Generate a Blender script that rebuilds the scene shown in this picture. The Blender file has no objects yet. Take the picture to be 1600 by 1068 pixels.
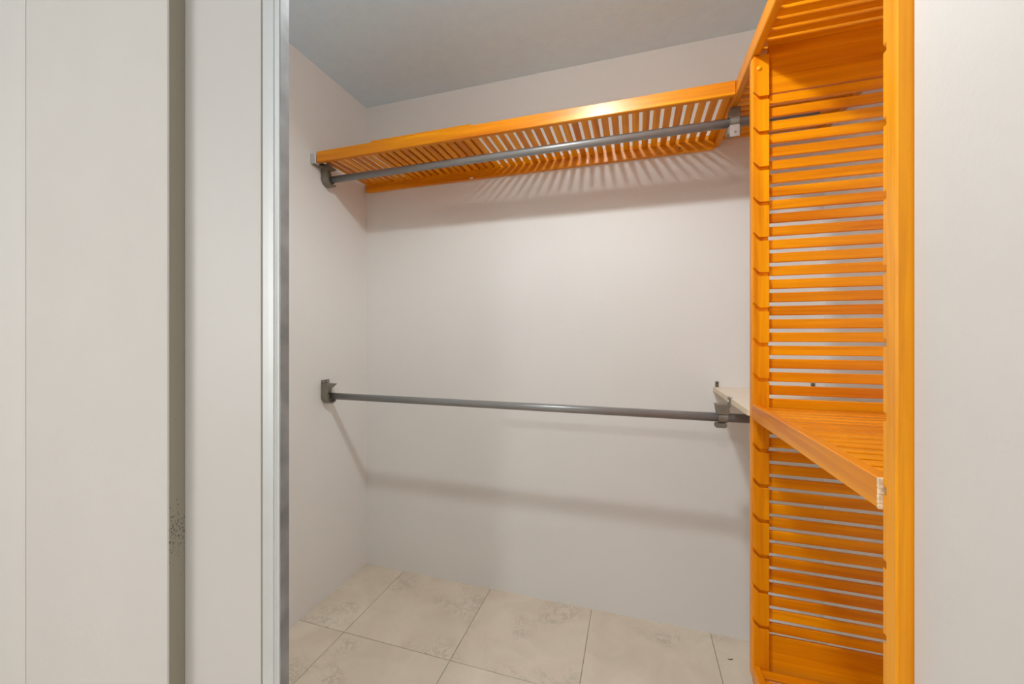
import bpy, bmesh, math, random
from mathutils import Vector, Matrix

sc = bpy.context.scene
C = sc.collection
random.seed(7)

# ------------------------------------------------------------------ camera
F_PX = 618.0
YAW = math.atan(192 / 618.0)
CAM_H = 1.22
cam = bpy.data.cameras.new('camera')
cam.sensor_width = 36.0
cam.sensor_fit = 'HORIZONTAL'
cam.lens = F_PX / 1600 * 36
cam.shift_y = -9.5 / 1600
cam.clip_start = 0.02
cam_o = bpy.data.objects.new('camera', cam)
cam_o.location = (0, 0, CAM_H)
cam_o.rotation_euler = (math.pi / 2, 0, YAW)
C.objects.link(cam_o)
sc.camera = cam_o

# ------------------------------------------------------------------ world, lights, exposure
w = bpy.data.worlds.new('world')
sc.world = w
w.use_nodes = True
w.node_tree.nodes['Background'].inputs[0].default_value = (0.80, 0.87, 1.0, 1)
w.node_tree.nodes['Background'].inputs[1].default_value = 1.0

vs = sc.view_settings
vs.view_transform = 'Standard'
vs.look = 'None'
vs.exposure = 0.0
vs.gamma = 1.0
vs.use_curve_mapping = False
sc.cycles.max_bounces = 11
sc.cycles.diffuse_bounces = 9
sc.cycles.sample_clamp_indirect = 4.0

CEIL = 2.44
LAMP_POWER = 60
FILL_SHARE = 0.11  # share of lamp power given to the added fill light
LAMP = (-0.17, 0.665, 2.418)          # closet ceiling lamp (centre of the diffuser)
ROOM_LAMP = (-0.35, -1.6, 2.405)


def area(name, loc, rot, shape, size, size_y, power, col):
    l = bpy.data.lights.new(name, 'AREA')
    l.shape = shape
    l.size = size
    if size_y:
        l.size_y = size_y
    l.energy = power
    l.color = col
    o = bpy.data.objects.new(name, l)
    o.location = loc
    o.rotation_euler = rot
    C.objects.link(o)
    return o


# daylight entering through the bedroom window left of the camera
area('window_daylight', (-2.26, -1.6, 1.5), (0, -math.pi / 2, 0), 'RECTANGLE', 1.25, 1.6, 37, (1.0, 0.985, 0.95))


# ------------------------------------------------------------------ materials
def mat(name):
    m = bpy.data.materials.new(name)
    m.use_nodes = True
    nt = m.node_tree
    return m, nt, nt.nodes['Principled BSDF']


def nd(nt, t, **kw):
    n = nt.nodes.new(t)
    for k, v in kw.items():
        if k in n.inputs:
            n.inputs[k].default_value = v
        else:
            setattr(n, k, v)
    return n


def plain(name, col, rough=0.5, metal=0.0, coat=0.0, vary=0.06, vscale=30, bump=0.0, bscale=200):
    m, nt, b = mat(name)
    L = nt.links
    tc = nd(nt, 'ShaderNodeTexCoord')
    nz = nd(nt, 'ShaderNodeTexNoise', Scale=vscale, Detail=3.0)
    L.new(tc.outputs['Object'], nz.inputs['Vector'])
    rp = nd(nt, 'ShaderNodeValToRGB')
    rp.color_ramp.elements[0].position = 0.3
    rp.color_ramp.elements[1].position = 0.7
    rp.color_ramp.elements[0].color = (*[c * (1 - vary) for c in col], 1)
    rp.color_ramp.elements[1].color = (*[min(1, c * (1 + vary)) for c in col], 1)
    L.new(nz.outputs['Fac'], rp.inputs['Fac'])
    L.new(rp.outputs['Color'], b.inputs['Base Color'])
    b.inputs['Roughness'].default_value = rough
    b.inputs['Metallic'].default_value = metal
    b.inputs['Coat Weight'].default_value = coat
    if bump:
        n2 = nd(nt, 'ShaderNodeTexNoise', Scale=bscale, Detail=2.0)
        L.new(tc.outputs['Object'], n2.inputs['Vector'])
        bp = nd(nt, 'ShaderNodeBump', Strength=bump, Distance=0.002)
        L.new(n2.outputs['Fac'], bp.inputs['Height'])
        L.new(bp.outputs['Normal'], b.inputs['Normal'])
    return m


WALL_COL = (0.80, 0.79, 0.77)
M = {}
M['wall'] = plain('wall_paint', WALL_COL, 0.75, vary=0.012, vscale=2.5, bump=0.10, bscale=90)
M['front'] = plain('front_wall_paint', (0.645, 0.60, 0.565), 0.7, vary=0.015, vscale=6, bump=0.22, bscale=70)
M['trim'] = plain('trim_paint', (0.69, 0.65, 0.615), 0.5, vary=0.01, vscale=4)
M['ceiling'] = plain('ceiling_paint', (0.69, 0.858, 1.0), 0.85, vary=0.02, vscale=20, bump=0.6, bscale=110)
M['door'] = plain('door_paint', (0.62, 0.58, 0.55), 0.45, vary=0.01, vscale=3)
M['groove'] = plain('door_seal', (0.50, 0.48, 0.40), 0.6, vary=0.03)
M['alu'] = plain('aluminium', (0.64, 0.64, 0.635), 0.5, metal=0.4, vary=0.03, vscale=15)
M['mottled'] = plain('mottled_grey_metal', (0.30, 0.315, 0.325), 0.5, metal=0.35, vary=0.30, vscale=14)  # darker grey than the stile, mottled by noise
M['rod'] = plain('grey_rod_enamel', (0.285, 0.285, 0.28), 0.36, metal=0.35, vary=0.04, vscale=25)
M['bracket'] = plain('taupe_bracket_metal', (0.21, 0.187, 0.15), 0.5, metal=0.2, vary=0.08, vscale=60)
M['plate'] = plain('brown_steel_plate', (0.20, 0.165, 0.115), 0.45, metal=0.4, vary=0.15, vscale=150)
M['steel'] = plain('zinc_steel', (0.62, 0.62, 0.60), 0.35, metal=0.7, vary=0.06, vscale=80)
M['black'] = plain('dark_hole', (0.012, 0.011, 0.01), 0.8, vary=0.1)
M['white'] = plain('white_plastic', (0.85, 0.84, 0.80), 0.4, vary=0.02)
M['greenish'] = plain('brass_green_screw', (0.16, 0.19, 0.06), 0.4, metal=0.5, vary=0.1)
M['raw'] = plain('raw_chipped_wood', (0.80, 0.66, 0.45), 0.8, vary=0.25, vscale=180, bump=0.5, bscale=300)
M['board'] = plain('pale_melamine', (0.80, 0.70, 0.57), 0.45, vary=0.03, vscale=12)
M['boardedge'] = plain('pale_board_edge', (0.70, 0.58, 0.42), 0.6, vary=0.10, vscale=90)
M['grout'] = plain('grout', (0.30, 0.265, 0.215), 0.9, vary=0.1, vscale=50)


def wood(name, axis, lo=(0.58, 0.150, 0.0003), hi=(0.90, 0.345, 0.0005), rough=0.34):
    m, nt, b = mat(name)
    L = nt.links
    tc = nd(nt, 'ShaderNodeTexCoord')
    oi = nd(nt, 'ShaderNodeObjectInfo')
    off = nd(nt, 'ShaderNodeVectorMath', operation='SCALE')
    off.inputs[0].default_value = (13.0, 7.0, 17.0)
    L.new(oi.outputs['Random'], off.inputs['Scale'])
    add = nd(nt, 'ShaderNodeVectorMath', operation='ADD')
    L.new(tc.outputs['Object'], add.inputs[0])
    L.new(off.outputs['Vector'], add.inputs[1])
    mp = nd(nt, 'ShaderNodeMapping')
    s = [26.0, 26.0, 26.0]
    s[axis] = 1.6
    mp.inputs['Scale'].default_value = s
    L.new(add.outputs['Vector'], mp.inputs['Vector'])
    nz = nd(nt, 'ShaderNodeTexNoise', Scale=1.0, Detail=4.0, Roughness=0.55, Distortion=0.6)
    L.new(mp.outputs['Vector'], nz.inputs['Vector'])
    mp2 = nd(nt, 'ShaderNodeMapping')
    s2 = [220.0, 220.0, 220.0]
    s2[axis] = 6.0
    mp2.inputs['Scale'].default_value = s2
    L.new(add.outputs['Vector'], mp2.inputs['Vector'])
    nf = nd(nt, 'ShaderNodeTexNoise', Scale=1.0, Detail=2.0)
    L.new(mp2.outputs['Vector'], nf.inputs['Vector'])
    mx = nd(nt, 'ShaderNodeMath', operation='MULTIPLY_ADD')
    L.new(nf.outputs['Fac'], mx.inputs[0])
    mx.inputs[1].default_value = 0.18
    L.new(nz.outputs['Fac'], mx.inputs[2])
    # each stick of wood a little lighter or darker
    ma = nd(nt, 'ShaderNodeMath', operation='MULTIPLY_ADD')
    L.new(oi.outputs['Random'], ma.inputs[0])
    ma.inputs[1].default_value = 0.16
    L.new(mx.outputs[0], ma.inputs[2])
    rp = nd(nt, 'ShaderNodeValToRGB')
    rp.color_ramp.elements[0].position = 0.45
    rp.color_ramp.elements[1].position = 0.83
    rp.color_ramp.elements[0].color = (*lo, 1)
    rp.color_ramp.elements[1].color = (*hi, 1)
    L.new(ma.outputs[0], rp.inputs['Fac'])
    L.new(rp.outputs['Color'], b.inputs['Base Color'])
    b.inputs['Roughness'].default_value = rough
    b.inputs['Specular IOR Level'].default_value = 0.35
    b.inputs['Coat Weight'].default_value = 0.10
    b.inputs['Coat Roughness'].default_value = 0.22
    return m


WOOD = [wood('orange_wood_x', 0), wood('orange_wood_y', 1), wood('orange_wood_z', 2)]


def tile_mat():
    m, nt, b = mat('beige_stone_tile')
    L = nt.links
    tc = nd(nt, 'ShaderNodeTexCoord')
    oi = nd(nt, 'ShaderNodeObjectInfo')
    off = nd(nt, 'ShaderNodeVectorMath', operation='SCALE')
    off.inputs[0].default_value = (31.0, 17.0, 5.0)
    L.new(oi.outputs['Random'], off.inputs['Scale'])
    add = nd(nt, 'ShaderNodeVectorMath', operation='ADD')
    L.new(tc.outputs['Object'], add.inputs[0])
    L.new(off.outputs['Vector'], add.inputs[1])
    n1 = nd(nt, 'ShaderNodeTexNoise', Scale=4.5, Detail=6.0, Roughness=0.6, Distortion=0.8)
    L.new(add.outputs['Vector'], n1.inputs['Vector'])
    r1 = nd(nt, 'ShaderNodeValToRGB')
    r1.color_ramp.elements[0].position = 0.28
    r1.color_ramp.elements[1].position = 0.72
    r1.color_ramp.elements[0].color = (0.66, 0.57, 0.455, 1)
    r1.color_ramp.elements[1].color = (0.80, 0.715, 0.60, 1)
    L.new(n1.outputs['Fac'], r1.inputs['Fac'])
    # fine broken veins, in patches only
    n2 = nd(nt, 'ShaderNodeTexNoise', Scale=17.0, Detail=9.0, Roughness=0.7, Distortion=0.7)
    L.new(add.outputs['Vector'], n2.inputs['Vector'])
    v = nd(nt, 'ShaderNodeMath', operation='SUBTRACT')
    L.new(n2.outputs['Fac'], v.inputs[0])
    v.inputs[1].default_value = 0.5
    va = nd(nt, 'ShaderNodeMath', operation='ABSOLUTE')
    L.new(v.outputs[0], va.inputs[0])
    r2 = nd(nt, 'ShaderNodeValToRGB')
    r2.color_ramp.elements[0].position = 0.0
    r2.color_ramp.elements[1].position = 0.035
    r2.color_ramp.elements[0].color = (1, 1, 1, 1)
    r2.color_ramp.elements[1].color = (0, 0, 0, 1)
    L.new(va.outputs[0], r2.inputs['Fac'])
    n3 = nd(nt, 'ShaderNodeTexNoise', Scale=5.0, Detail=2.0)
    L.new(add.outputs['Vector'], n3.inputs['Vector'])
    r3 = nd(nt, 'ShaderNodeValToRGB')
    r3.color_ramp.elements[0].position = 0.53
    r3.color_ramp.elements[1].position = 0.66
    L.new(n3.outputs['Fac'], r3.inputs['Fac'])
    mm = nd(nt, 'ShaderNodeMath', operation='MULTIPLY')
    L.new(r2.outputs['Color'], mm.inputs[0])
    L.new(r3.outputs['Color'], mm.inputs[1])
    m2 = nd(nt, 'ShaderNodeMath', operation='MULTIPLY')
    L.new(mm.outputs[0], m2.inputs[0])
    m2.inputs[1].default_value = 0.5
    mix = nd(nt, 'ShaderNodeMix', data_type='RGBA')
    L.new(m2.outputs[0], mix.inputs[0])
    L.new(r1.outputs['Color'], mix.inputs[6])
    mix.inputs[7].default_value = (0.34, 0.30, 0.24, 1)
    L.new(mix.outputs[2], b.inputs['Base Color'])
    b.inputs['Roughness'].default_value = 0.42
    return m


M['tile'] = tile_mat()


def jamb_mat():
    """wall edge, shade put into its grey-brown base, with a patch of black mould specks"""
    m, nt, b = mat('shaded_stained_jamb')
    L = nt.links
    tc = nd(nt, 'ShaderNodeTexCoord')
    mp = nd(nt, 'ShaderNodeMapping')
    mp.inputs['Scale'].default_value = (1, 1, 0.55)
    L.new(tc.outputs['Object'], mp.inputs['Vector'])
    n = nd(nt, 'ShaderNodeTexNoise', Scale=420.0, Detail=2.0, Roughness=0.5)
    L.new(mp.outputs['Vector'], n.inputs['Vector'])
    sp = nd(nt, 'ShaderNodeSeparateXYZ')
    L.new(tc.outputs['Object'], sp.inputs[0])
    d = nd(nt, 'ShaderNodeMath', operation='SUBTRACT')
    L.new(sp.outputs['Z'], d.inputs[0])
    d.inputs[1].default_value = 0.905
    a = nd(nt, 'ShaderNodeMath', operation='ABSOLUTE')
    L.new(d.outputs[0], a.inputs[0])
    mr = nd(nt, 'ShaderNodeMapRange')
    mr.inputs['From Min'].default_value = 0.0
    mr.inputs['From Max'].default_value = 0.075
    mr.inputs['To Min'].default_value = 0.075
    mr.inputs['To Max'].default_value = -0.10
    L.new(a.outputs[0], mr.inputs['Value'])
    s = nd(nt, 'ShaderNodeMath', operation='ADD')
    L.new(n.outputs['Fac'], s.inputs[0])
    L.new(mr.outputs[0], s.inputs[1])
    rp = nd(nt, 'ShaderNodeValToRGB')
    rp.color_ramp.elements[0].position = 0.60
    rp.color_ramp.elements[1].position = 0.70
    rp.color_ramp.elements[0].color = (0.40, 0.36, 0.29, 1)  # base colour darkened to carry the shade on this edge
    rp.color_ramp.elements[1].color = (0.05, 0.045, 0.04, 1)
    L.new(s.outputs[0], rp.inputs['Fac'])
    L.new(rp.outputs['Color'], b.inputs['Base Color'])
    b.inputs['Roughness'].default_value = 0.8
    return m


M['jamb'] = jamb_mat()


def emit(name, col, strength):
    m, nt, b = mat(name)
    b.inputs['Base Color'].default_value = (0.9, 0.9, 0.88, 1)
    b.inputs['Emission Color'].default_value = (*col, 1)
    b.inputs['Emission Strength'].default_value = strength
    return m


# ------------------------------------------------------------------ mesh helpers
def link(name, me, m, parent=None, loc=(0, 0, 0)):
    o = bpy.data.objects.new(name, me)
    if m is not None and not me.materials:
        me.materials.append(m)
    o.location = loc
    C.objects.link(o)
    if parent is not None:
        o.parent = parent
    return o


def bm_mesh(bm, name, smooth=False):
    bmesh.ops.recalc_face_normals(bm, faces=bm.faces[:])
    me = bpy.data.meshes.new(name)
    bm.to_mesh(me)
    bm.free()
    if smooth:
        for p in me.polygons:
            p.use_smooth = True
    return me


def add_box(bm, x0, x1, y0, y1, z0, z1, bev=0.0, seg=1):
    b2 = bmesh.new()
    r = bmesh.ops.create_cube(b2, size=1.0)
    for v in b2.verts:
        v.co = Vector(((x0 + x1) / 2 + v.co.x * (x1 - x0), (y0 + y1) / 2 + v.co.y * (y1 - y0), (z0 + z1) / 2 + v.co.z * (z1 - z0)))
    if bev:
        bmesh.ops.bevel(b2, geom=b2.edges[:], offset=bev, segments=seg, affect='EDGES', clamp_overlap=True)
    me = bpy.data.meshes.new('t')
    b2.to_mesh(me)
    b2.free()
    bm.from_mesh(me)
    bpy.data.meshes.remove(me)


def box(name, x0, x1, y0, y1, z0, z1, m, parent=None, bev=0.0, seg=1):
    """box with its origin at the centre of the piece (parents stand at the world origin)"""
    cx, cy, cz = (x0 + x1) / 2, (y0 + y1) / 2, (z0 + z1) / 2
    bm = bmesh.new()
    add_box(bm, x0 - cx, x1 - cx, y0 - cy, y1 - cy, z0 - cz, z1 - cz, bev, seg)
    return link(name, bm_mesh(bm, name), m, parent, (cx, cy, cz))


MESH_CACHE = {}


def stick(name, x0, x1, y0, y1, z0, z1, m, parent, bev=0.0015):
    """like box(), but alike sticks share their mesh"""
    key = (round(x1 - x0, 4), round(y1 - y0, 4), round(z1 - z0, 4), m.name, bev)
    loc = ((x0 + x1) / 2, (y0 + y1) / 2, (z0 + z1) / 2)
    if key not in MESH_CACHE:
        bm = bmesh.new()
        add_box(bm, -key[0] / 2, key[0] / 2, -key[1] / 2, key[1] / 2, -key[2] / 2, key[2] / 2, bev)
        MESH_CACHE[key] = bm_mesh(bm, name)
        MESH_CACHE[key].materials.append(m)
    return link(name, MESH_CACHE[key], None, parent, loc)


def prism(name, pts, ax, a0, a1, m, parent=None, bev=0.0):
    """polygon pts (2D) extruded along axis ax between a0 and a1"""
    bm = bmesh.new()
    add_prism(bm, pts, ax, a0, a1)
    if bev:
        bmesh.ops.bevel(bm, geom=bm.edges[:], offset=bev, segments=1, affect='EDGES', clamp_overlap=True)
    return link(name, bm_mesh(bm, name), m, parent)


def add_prism(bm, pts, ax, a0, a1):
    def P(p, a):
        q = list(p)
        q.insert(ax, a)
        return Vector(q)
    lo = [bm.verts.new(P(p, a0)) for p in pts]
    hi = [bm.verts.new(P(p, a1)) for p in pts]
    n = len(pts)
    bm.faces.new(lo)
    bm.faces.new(hi[::-1])
    for i in range(n):
        bm.faces.new((lo[i], lo[(i + 1) % n], hi[(i + 1) % n], hi[i]))


def rod_mesh(bm, ax, a0, a1, c, r, n=24, hollow=0.0):
    pts = [(c[0] + r * math.cos(2 * math.pi * i / n), c[1] + r * math.sin(2 * math.pi * i / n)) for i in range(n)]
    add_prism(bm, pts, ax, a0, a1)


def cyl(name, ax, a0, a1, c, r, m, parent=None, n=24):
    bm = bmesh.new()
    rod_mesh(bm, ax, a0, a1, c, r, n)
    me = bm_mesh(bm, name)
    for p in me.polygons:
        p.use_smooth = len(p.vertices) == 4
    return link(name, me, m, parent)


def dome(name, c, r, h, axis, sign, m, parent=None):
    """low rounded button; the flat side sits at c, bulging along sign*axis"""
    bm = bmesh.new()
    bmesh.ops.create_uvsphere(bm, u_segments=14, v_segments=8, radius=1.0)
    other = [i for i in range(3) if i != axis]
    for v in bm.verts:
        p = v.co.copy()
        q = [0, 0, 0]
        q[other[0]] = p.x * r
        q[other[1]] = p.y * r
        q[axis] = p.z * h
        v.co = Vector(c) + Vector(q)
    return link(name, bm_mesh(bm, name, True), m, parent)


def tag(o, label, cat, kind=None, group=None):
    o['label'] = label
    o['category'] = cat
    if kind:
        o['kind'] = kind
    if group:
        o['group'] = group
    return o


def thing(name, label, cat, kind=None, group=None, loc=(0, 0, 0)):
    o = bpy.data.objects.new(name, None)
    o.location = loc
    o.empty_display_size = 0.1
    C.objects.link(o)
    return tag(o, label, cat, kind, group)


def settle(root, loc):
    """move an Empty to the base of its thing while its parts stay put"""
    root.location = loc
    for ch in root.children:
        ch.location = Vector(ch.location) - Vector(loc)


def S(o, label, cat='wall'):
    return tag(o, label, cat, 'structure')


# ------------------------------------------------------------------ key dimensions (metres)
XL, XR = -1.375, 0.688          # closet side walls
YB = 1.793                      # closet back wall
YF, YFB = 0.44, 0.60            # front wall, room face and closet face
JL, JR = -0.712, 0.3262          # edges of the opening
RX0, RX1, RY0 = -2.2, 2.6, -3.6  # the room the camera stands in

# ------------------------------------------------------------------ room shell
S(box('ceiling', RX0 - .1, RX1 + .1, RY0 - .1, YB + .1, CEIL, CEIL + .1, M['ceiling']), 'pale blue-grey textured ceiling above the closet', 'ceiling')
S(box('wall_back', XL - .1, XR + .1, YB, YB + .1, -.05, CEIL, M['wall']), 'bare beige closet wall behind the two hanging rods', 'wall')
S(box('wall_left', XL - .1, XL, YFB - .02, YB, -.05, CEIL, M['wall']), 'narrow beige side wall carrying the left rod brackets', 'wall')
S(box('wall_right', XR, XR + .1, YFB, YB, -.05, CEIL, M['wall']), 'beige side wall seen through the gaps of the slatted tower', 'wall')

# front wall: a thin skin on the left with the pocket for the sliding door, a solid jamb on the right
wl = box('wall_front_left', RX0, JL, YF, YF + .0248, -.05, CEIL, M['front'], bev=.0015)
S(wl, 'pale painted wall left of the closet opening, beside the sliding door', 'wall')
j = box('jamb', JL - .004, JL + .0006, YF + .0016, YF + .0247, -.05, CEIL, M['jamb'])
j.data.transform(Matrix.Translation((0, 0, j.location.z)))
j.location.z = 0
j.parent = wl
j.matrix_parent_inverse = wl.matrix_world.inverted()
j.location = (JL - .0017 - wl.location.x, YF + .01315 - wl.location.y, -wl.location.z)
j.matrix_parent_inverse = Matrix()
j['label'] = 'shaded edge of the wall with black specks'
S(box('wall_pocket', XL - .1, JL - .03, YF + .085, YFB - .02, -.05, CEIL, M['wall']), 'inner wall skin behind the sliding door', 'wall')
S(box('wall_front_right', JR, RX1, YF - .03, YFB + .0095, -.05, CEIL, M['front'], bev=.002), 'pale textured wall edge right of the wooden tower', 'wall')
S(box('wall_header', JL, JR, YF, YFB - .02, 2.22, CEIL, M['front']), 'wall strip above the closet opening', 'wall')
S(box('trim_1', RX0, -1.096, YF - .0008, YF - .0001, -.05, CEIL, M['trim']), 'lighter painted strip at the far left edge of the wall', 'trim')
# rest of the bedroom
bmw = bmesh.new()
WY0, WY1, WZ0, WZ1 = -2.45, -.75, .85, 2.15
for (y0, y1, z0, z1) in ((RY0, WY0, -.05, CEIL), (WY1, YF, -.05, CEIL), (WY0, WY1, -.05, WZ0), (WY0, WY1, WZ1, CEIL)):
    add_box(bmw, RX0 - .1, RX0, y0, y1, z0, z1)
S(link('wall_room_left', bm_mesh(bmw, 'wall_room_left'), M['front']), 'bedroom wall with a window opening, left of the camera', 'wall')
S(box('wall_room_back', RX0, RX1, RY0 - .1, RY0, -.05, CEIL, M['front']), 'bedroom wall behind the camera', 'wall')
S(box('wall_room_right', RX1, RX1 + .1, RY0, YF, -.05, CEIL, M['front']), 'bedroom wall to the right of the camera', 'wall')
wf = bmesh.new()
for (y0, y1, z0, z1) in ((WY0, WY0 + .05, WZ0, WZ1), (WY1 - .05, WY1, WZ0, WZ1), (WY0 + .05, WY1 - .05, WZ0, WZ0 + .05), (WY0 + .05, WY1 - .05, WZ1 - .05, WZ1),
                         ((WY0 + WY1) / 2 - .02, (WY0 + WY1) / 2 + .02, WZ0 + .05, WZ1 - .05)):
    add_box(wf, RX0 - .05, RX0 - .01, y0, y1, z0, z1, .003)
S(link('window_1', bm_mesh(wf, 'window_1'), M['trim']), 'white window frame in the bedroom wall', 'window')

# floor: grout bed plus single tiles
fl = S(box('floor', RX0 - .1, RX1 + .1, RY0 - .1, YB + .1, -.06, -.0025, M['grout']), 'beige stone-look tile floor of the closet', 'floor')
T = 0.4805
xs = [-1.1455 + T * k for k in range(-3, 9)]
ys = [1.352 - T * k for k in range(-1, 11)]
G = 0.0012
for i in range(len(xs) - 1):
    for k in range(len(ys) - 1):
        x0, x1 = max(xs[i], RX0) + G, min(xs[i + 1], RX1) - G
        y0, y1 = max(ys[k + 1], RY0) + G, min(ys[k], YB + .04) - G
        if y0 > YFB:
            x0, x1 = max(x0, XL - .02), min(x1, XR + .02)
        if x1 - x0 < .02 or y1 - y0 < .02:
            continue
        t = stick('tile', x0, x1, y0, y1, -.0105, 0.0 - random.random() * .0003, M['tile'], None, bev=.0007)
        t.parent = fl
        t.location = Vector(t.location) - Vector(fl.location)

# sliding door
d = thing('door_1', 'flat pale sliding closet door with a bright aluminium edge', 'door', 'structure')
DY0, DY1 = .464, .4805
box('door_panel', -1.30, -.5478, DY0 + .001, DY1 - .001, .012, 2.225, M['door'], d, bev=.0006)
box('seal', -.5477, -.5437, DY0 + .0030, DY1 - .002, .012, 2.225, M['groove'], d)
st = bmesh.new()
prof = [(-.5436, DY0 + .001), (-.5320, DY0), (-.5220, DY0), (-.5213, DY0 + .0013), (-.5200, DY0), (-.5170, DY0 - .0012), (-.5140, DY0), (-.5112, DY0 + .0006),
        (-.5104, DY0 + .002), (-.5104, DY1), (-.5436, DY1)]
lo = [st.verts.new((x, y, .01)) for x, y in prof]
hi = [st.verts.new((x, y, 2.23)) for x, y in prof]
st.faces.new(lo); st.faces.new(hi[::-1])
for i in range(len(prof)):
    st.faces.new((lo[i], lo[(i + 1) % len(prof)], hi[(i + 1) % len(prof)], hi[i]))
so = link('stile', bm_mesh(st, 'stile'), M['alu'], d)
so['label'] = 'ribbed aluminium door stile'
ec = box('edge_channel', -.5103, -.5094, DY0 + .0012, DY1, .01, 2.23, M['mottled'], d)
ec['label'] = 'dull grey mottled metal side of the door edge'
settle(d, (-.9, .478, .01))


# ------------------------------------------------------------------ lamps (out of view, they light the place)
def ceiling_lamp(c, r, power, col, label, strength, cone=None):
    t = thing('ceiling_lamp', label, 'lamp')
    cyl('housing', 2, c[2] + .004, CEIL - .0005, (c[0], c[1]), r + .012, M['white'], t, 32)
    df = cyl('diffuser', 2, c[2], c[2] + .004, (c[0], c[1]), r, emit('lamp_diffuser', col, strength), t, 32)
    if cone:                     # reflector downlight: even light inside a wide cone
        l = bpy.data.lights.new('lamp_light', 'SPOT')
        l.energy, l.color, l.shadow_soft_size = power, col, r
        l.spot_size, l.spot_blend = cone, .55
        lo_ = bpy.data.objects.new('lamp_light', l)
        lo_.location = (c[0], c[1], c[2] - .008)
        C.objects.link(lo_)
        g = bpy.data.lights.new('lamp_fill', 'POINT')    # added fill light, lifts the ceiling and upper wall
        g.energy, g.color, g.shadow_soft_size = power * FILL_SHARE, col, r
        go = bpy.data.objects.new('lamp_fill', g)
        go.location = (c[0], c[1], c[2] - .030)
        C.objects.link(go)
    else:
        area('lamp_light', (c[0], c[1], c[2] - .002), (0, 0, 0), 'DISK', 2 * r, None, power, col)
    settle(t, (c[0], c[1], CEIL))
    return t


ceiling_lamp(LAMP, .06, LAMP_POWER, (0.92, 0.985, 1.0), 'small round flush ceiling lamp inside the closet', 3, math.radians(164))
ceiling_lamp(ROOM_LAMP, .12, 22, (0.96, 0.985, 1.0), 'round flush ceiling lamp in the bedroom behind the camera', 3)


# ------------------------------------------------------------------ slatted shelves
ZS0, ZS1 = 1.990, 2.036         # rails of the top shelves
SLAT_Z0, SLAT_Z1 = 2.017, 2.0225

# long shelf on the back wall
sh = thing('slatted_shelf', 'long orange wooden slatted shelf high on the back wall', 'shelf')
SX0, SX1 = -1.363, 0.3075
stick('front_rail', -1.346, SX1, 1.415, 1.435, ZS0, ZS1, WOOD[0], sh, .0022)
stick('back_rail', SX0, SX1, 1.773, YB - .0005, 1.980, ZS1, WOOD[0], sh, .0015)
gaps = [0.2765 - .0365 * k for k in range(0, 46)]
right = SX1
for k, g in enumerate(gaps):
    gw = .0118 if g > -1.05 else .0092
    left = g
    a0, a1 = left + gw / 2, right
    if a0 < SX0:
        a0 = SX0
    if a1 - a0 > .006:
        stick('slat', a0, a1, 1.4352, 1.7728, SLAT_Z0, SLAT_Z1, WOOD[1], sh)
    right = g - gw / 2
    if right < SX0 + .006:
        break
# second, telescoping layer of slats on top of the left part
for k in range(13):
    x1 = -.6275 - .0365 * k
    stick('upper_slat', x1 - .027, x1, 1.4352, 1.7728, SLAT_Z1 + .0040, SLAT_Z1 + .0095, WOOD[1], sh)
stick('upper_rail', -1.064, -.610, 1.417, 1.4348, ZS1 + .0002, ZS1 + .0062, WOOD[0], sh, .0008)
# fixings along the back rail
box('clip', -.763, -.748, 1.769, 1.7728, 1.9815, 1.9865, M['white'], sh)
box('clip', -.2035, -.1985, 1.7685, 1.7728, 1.9835, 2.000, M['white'], sh)
dome('screw', (.178, 1.7725, 1.998), .0045, .004, 1, -1, M['greenish'], sh)
settle(sh, (-.53, YB, ZS0))

# shelf running along the right wall over the tower
TX = 0.308
sh2 = thing('slatted_shelf', 'orange wooden slatted shelf on top of the tower, at the upper right', 'shelf')
SY0, SY1 = .6110, YB - .001
stick('front_rail', TX, TX + .020, SY0, SY1, ZS0, ZS1, WOOD[1], sh2, .0022)
stick('back_rail', XR - .0205, XR - .0005, SY0, SY1, ZS0, ZS1, WOOD[1], sh2, .0015)
g0 = 1.1031 + .0088
edges = [g0 + .0363 * k for k in range(-14, 20)]
prev = SY0
for g in edges:
    a0, a1 = prev, min(g - .0055, SY1)
    if a1 - a0 > .006:
        stick('slat', TX + .0202, XR - .0207, a0, a1, SLAT_Z0, SLAT_Z0 + .0105, WOOD[0], sh2)
    prev = g + .0055
if SY1 - prev > .006:
    stick('slat', TX + .0202, XR - .0207, prev, SY1, SLAT_Z0, SLAT_Z0 + .0105, WOOD[0], sh2)
settle(sh2, (.5, 1.2, ZS0))

# ------------------------------------------------------------------ tower
PX0, PX1 = .310, .350           # front posts
FY0, FY1 = 1.236, 1.269         # far side panel
NY0, NY1 = .6105, .6425           # near side panel
PZ0, PZ1 = .272, 1.9895
NOTCH = [1.871 - .0965 * k for k in range(16)]


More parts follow.
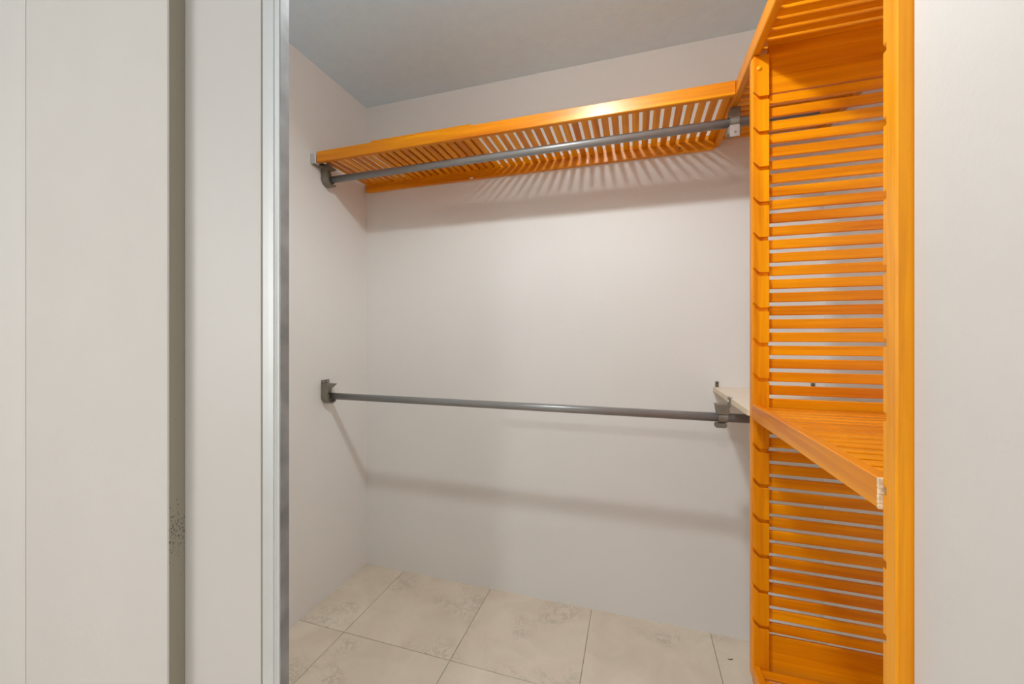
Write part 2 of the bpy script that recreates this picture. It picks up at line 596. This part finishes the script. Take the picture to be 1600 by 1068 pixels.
def post(parent, xa, xb, ya, yb, inner, mirror=False):
    """upright with a row of hooked notches on its inner face (inner = -1: faces -y, +1: faces +y)"""
    bm = bmesh.new()
    D = .0095
    if inner < 0:
        c0, c1, f0, f1 = ya + D, yb, ya, ya + D
    else:
        c0, c1, f0, f1 = ya, yb - D, yb - D, yb
    add_box(bm, xa, xb, c0, c1, PZ0, PZ1, .0022, 1)
    cuts = NOTCH
    hw = .0052
    k1, k2 = .002, .0165        # slanting stretch of the notch, from the front edge inwards
    rise = .0155

    def line(z):
        if mirror:
            return [(xb - k1, z + rise), (xb - k2, z), (xa + .0005, z)]
        return [(xa + k1, z + rise), (xa + k2, z), (xb - .0005, z)]
    tops = [PZ1 - .001] + [c - hw for c in cuts]
    bots = [c + hw for c in cuts] + [PZ0 + .001]
    for i, (zt, zb) in enumerate(zip(tops, bots)):
        t = line(zt)
        b = line(zb)
        if i == 0:
            t = [(t[0][0], zt), (t[1][0], zt), (t[2][0], zt)]
        if i == len(tops) - 1:
            b = [(b[0][0], zb), (b[1][0], zb), (b[2][0], zb)]
        pts = t + b[::-1]
        b2 = bmesh.new()
        add_prism(b2, [(p[0], p[1]) for p in pts], 1, f0, f1 + (.0004 if inner < 0 else 0))
        bmesh.ops.recalc_face_normals(b2, faces=b2.faces[:])
        bmesh.ops.bevel(b2, geom=b2.edges[:], offset=.0007, segments=1, affect='EDGES', clamp_overlap=True)
        me = bpy.data.meshes.new('t')
        b2.to_mesh(me)
        b2.free()
        bm.from_mesh(me)
        bpy.data.meshes.remove(me)
    return link('post', bm_mesh(bm, 'post'), WOOD[2], parent)


tw = thing('closet_tower', 'tall orange wooden closet tower with slatted sides and notched posts', 'closet organizer')
p = post(tw, PX0, PX1, FY0, FY1, -1)
dome('button', (.3255, FY0 + .0002, 1.952), .0068, .0045, 1, -1, WOOD[0], p)
post(tw, XR - .041, XR - .001, FY0, FY1, -1, True)
post(tw, PX0, PX1, NY0, NY1, 1)
post(tw, XR - .041, XR - .001, NY0, NY1, 1, True)
RXA, RXB = PX1 + .0002, XR - .0412
PITCH, SW = .03627, .0258
for (y0, y1) in ((FY0 + .0125, FY0 + .0215), (NY0 + .0095, NY0 + .0185)):
    stick('top_rail', RXA, RXB, y0, y1, 1.8853, 2.0165, WOOD[0], tw, .001)
    stick('bottom_rail', RXA, RXB, y0, y1, .272, .3975, WOOD[0], tw, .001)
    for k in range(41):
        zt = 1.8823 - PITCH * k
        stick('slat', RXA, RXB, y0, y1, zt - SW, zt, WOOD[0], tw, .0018)
settle(tw, (.5, .94, PZ0))


def tower_shelf(label, z0, z1):
    t = thing('tower_shelf', label, 'shelf')
    ya, yb = NY1 + .0042, FY0 - .0008
    stick('front_rail', TX, TX + .020, ya, yb, z0, z1, WOOD[1], t, .0016)
    stick('back_rail', XR - .0215, XR - .0015, ya, yb, z0, z1, WOOD[1], t, .0016)
    sp = .0366
    n = int((yb - ya) / sp)
    y = yb
    while y > ya + .012:
        a0 = max(ya, y - .0275)
        stick('slat', TX + .0202, XR - .0217, a0, y, z1 - .015, z1 - .007, WOOD[0], t)
        y -= sp
    return t


ts = tower_shelf('orange slatted shelf across the middle of the wooden tower', .991, 1.0325)
# chipped pale end of the front rail beside the near post
bm = bmesh.new()
zc = .991
for k, h in enumerate((.007, .012, .009, .0135)):
    add_box(bm, TX - .0004 - .0003 * (k % 2), TX + .018, NY1 + .0004 + .0005 * (k % 3), NY1 + .0044, zc, zc + h - .0002, .0006)
    zc += h
link('worn_end', bm_mesh(bm, 'worn_end'), M['raw'], ts)['label'] = 'chipped pale end of the rail'
settle(ts, (.5, .94, .991))
bs = tower_shelf('orange slatted shelf at the bottom of the wooden tower', .272, .316)
settle(bs, (.5, .94, .272))

# ------------------------------------------------------------------ pale shelf behind the tower
ps = thing('plain_shelf', 'pale unfinished board shelf behind the tower, at the lower rod', 'shelf')
box('board', .3065, XR - .001, FY1 + .002, YB - .0008, .9935, 1.0115, M['board'], ps, bev=.0008)
box('edge_band', .3056, .3065, FY1 + .002, YB - .0008, .9940, 1.0110, M['boardedge'], ps)
settle(ps, (.5, 1.53, .9935))


def plate(x, z0, z1, label):
    t = thing('wall_plate', label, 'plate', None, 'wall plates above the pale shelf')
    box('tab', x - .0065, x + .0065, YB - .0035, YB - .0003, z0, z1, M['plate'], t, bev=.0006)
    cyl('hole', 1, YB - .0041, YB - .0034, (x, (z0 + z1) / 2 + .003), .0026, M['black'], t, 12)
    settle(t, (x, YB, z0))


plate(.3200, 1.012, 1.0345, 'small brown steel plate on the back wall above the pale shelf end')
plate(.6525, 1.012, 1.0395, 'small brown steel plate seen through the tower slats')

# ------------------------------------------------------------------ rods and brackets
RY = 1.5057
ZU, ZL = 1.944, .9415
RR = .0150


def rod(label, z, x1):
    t = thing('closet_rod', label, 'rod')
    cyl('tube', 0, XL + .006, x1, (RY, z), RR, M['rod'], t, 32)
    cyl('tube_end', 0, x1, x1 + .004, (RY, z), RR + .0012, M['bracket'], t, 32)
    settle(t, (-.5, RY, z - RR))
    return t


rod('grey metal hanging rod under the long slatted shelf', ZU, .56)
rod('grey metal hanging rod across the middle of the back wall', ZL, .50)


def arc(cy, cz, r, a0, a1, n):
    return [(cy + r * math.cos(math.radians(a0 + (a1 - a0) * i / n)), cz + r * math.sin(math.radians(a0 + (a1 - a0) * i / n))) for i in range(n + 1)]


def cup(label, z, upper):
    """wall cup that carries the left end of a rod"""
    t = thing('rod_bracket', label, 'bracket')
    x0 = XL + .0004
    ri = RR + .0022
    # hooked rim, hollow around the rod
    pts = [(RY - .036, z + .060)] + arc(RY - .002, z, .034, 180, 318, 14) + arc(RY - .002, z, .0265, 318, 180, 14)
    pts += [(RY - .0285, z + .034), (RY + .004, z + .040), (RY + .029, z + .0545), (RY + .012, z + .0575), (RY - .010, z + .060)]
    rim = prism('rim', pts, 0, x0 + .003, x0 + .036, M['bracket'], t)
    prism('collar', arc(RY, z, .0215, 150, 330, 14) + arc(RY, z, RR + .0008, 330, 150, 14), 0, x0 + .003, x0 + .030, M['bracket'], t)
    # back plate on the wall with a tab and two holes
    pl = [(RY - .033, z + .060)] + arc(RY - .002, z, .031, 180, 360, 16) + [(RY + .029, z + .040), (RY + .012, z + .057)]
    prism('back_plate', pl, 0, x0, x0 + .003, M['bracket'], t)
    tabp = box('tab', x0, x0 + .003, RY - .033, RY + .016, z + .0602, z + .0725 + (0 if upper else .003), M['bracket'], t, bev=.0006)
    for dy in (-.022, .006):
        cyl('screw_hole', 0, x0 + .0029, x0 + .0036, (RY + dy, z + .067), .0034, M['steel'], t, 12)
    if upper:
        box('shelf_tab', XL + .0004, -1.3462, 1.409, 1.4345, 1.984, 2.027, M['steel'], t, bev=.001)
        prism('arm', [(1.414, 1.9838), (1.4345, 1.9838), (RY - .022, z + .0605), (RY - .0355, z + .040)], 0, x0 + .001, x0 + .022, M['bracket'], t, .0006)
    settle(t, (XL, RY, z - .034))
    return t


cup('taupe metal cup bracket on the left wall under the slatted shelf', ZU, True)
cup('taupe metal cup bracket halfway up the left wall', ZL, False)

# upper right hanger, under the rail of the side shelf
t = thing('rod_bracket', 'grey rod hanger with a pale steel tab near the tower top', 'bracket')
prism('hanger', [(.303, ZU + .010), (.306, ZS0 - .0006), (.338, ZS0 - .0006), (.338, ZU + .010)], 1, RY - .016, RY + .016, M['bracket'], t, .001)
prism('ring', arc(RY, ZU, RR + .0045, 0, 360, 24)[:-1], 0, .306, .334, M['bracket'], t)
box('steel_tab', .3045, .3345, RY - .0205, RY - .0175, ZU - .055, ZU - .0165, M['steel'], t, bev=.0008)
box('backing', .2995, .3385, RY - .0172, RY + .014, ZU - .045, ZU - .0195, M['bracket'], t, bev=.0015)
cyl('screw', 1, RY - .0222, RY - .0205, (.321, ZU - .041), .0038, M['bracket'], t, 14)
settle(t, (.32, RY, ZU - .055))

# lower right hanger, clipped over the edge of the pale shelf
t = thing('rod_bracket', 'taupe rod hanger clipped to the edge of the pale shelf', 'bracket')
prism('hanger', [(.268, ZL + .012), (.262, ZL + .0465), (.3045, ZL + .0465), (.3045, ZL + .012)], 1, RY - .017, RY + .018, M['bracket'], t, .0015)
box('edge_clip', .3006, .3052, RY - .030, RY - .003, ZL + .040, ZL + .0735, M['bracket'], t, bev=.001)
box('top_clip', .3006, .312, RY - .030, RY - .003, ZL + .0705, ZL + .0735, M['steel'], t, bev=.0006)
dome('screw', (.3004, RY - .017, ZL + .058), .005, .003, 0, -1, M['steel'], t)
prism('ring', arc(RY, ZL, RR + .003, 0, 360, 24)[:-1], 0, .272, .300, M['bracket'], t)
box('lower_lip', .262, .298, RY - .014, RY + .014, ZL - .034, ZL - .0185, M['bracket'], t, bev=.003, seg=2)
settle(t, (.285, RY, ZL - .034))

# ------------------------------------------------------------------ a stray thread on the floor
cu = bpy.data.curves.new('thread', 'CURVE')
cu.dimensions = '3D'
cu.bevel_depth = .0009
cu.bevel_resolution = 2
spn = cu.splines.new('NURBS')
pts = [(.336, 1.671), (.3385, 1.667), (.342, 1.6665), (.347, 1.671), (.353, 1.673)]
spn.points.add(len(pts) - 1)
for q, (x, y) in zip(spn.points, pts):
    q.co = (x, y, .0011, 1)
spn.use_endpoint_u = True
o = bpy.data.objects.new('thread', cu)
C.objects.link(o)
cu.materials.append(M['black'])
dg = bpy.context.evaluated_depsgraph_get()
me = bpy.data.meshes.new_from_object(o.evaluated_get(dg))
bpy.data.objects.remove(o)
tag(link('thread', me, M['black']), 'tiny dark curled thread lying on a floor tile', 'thread')
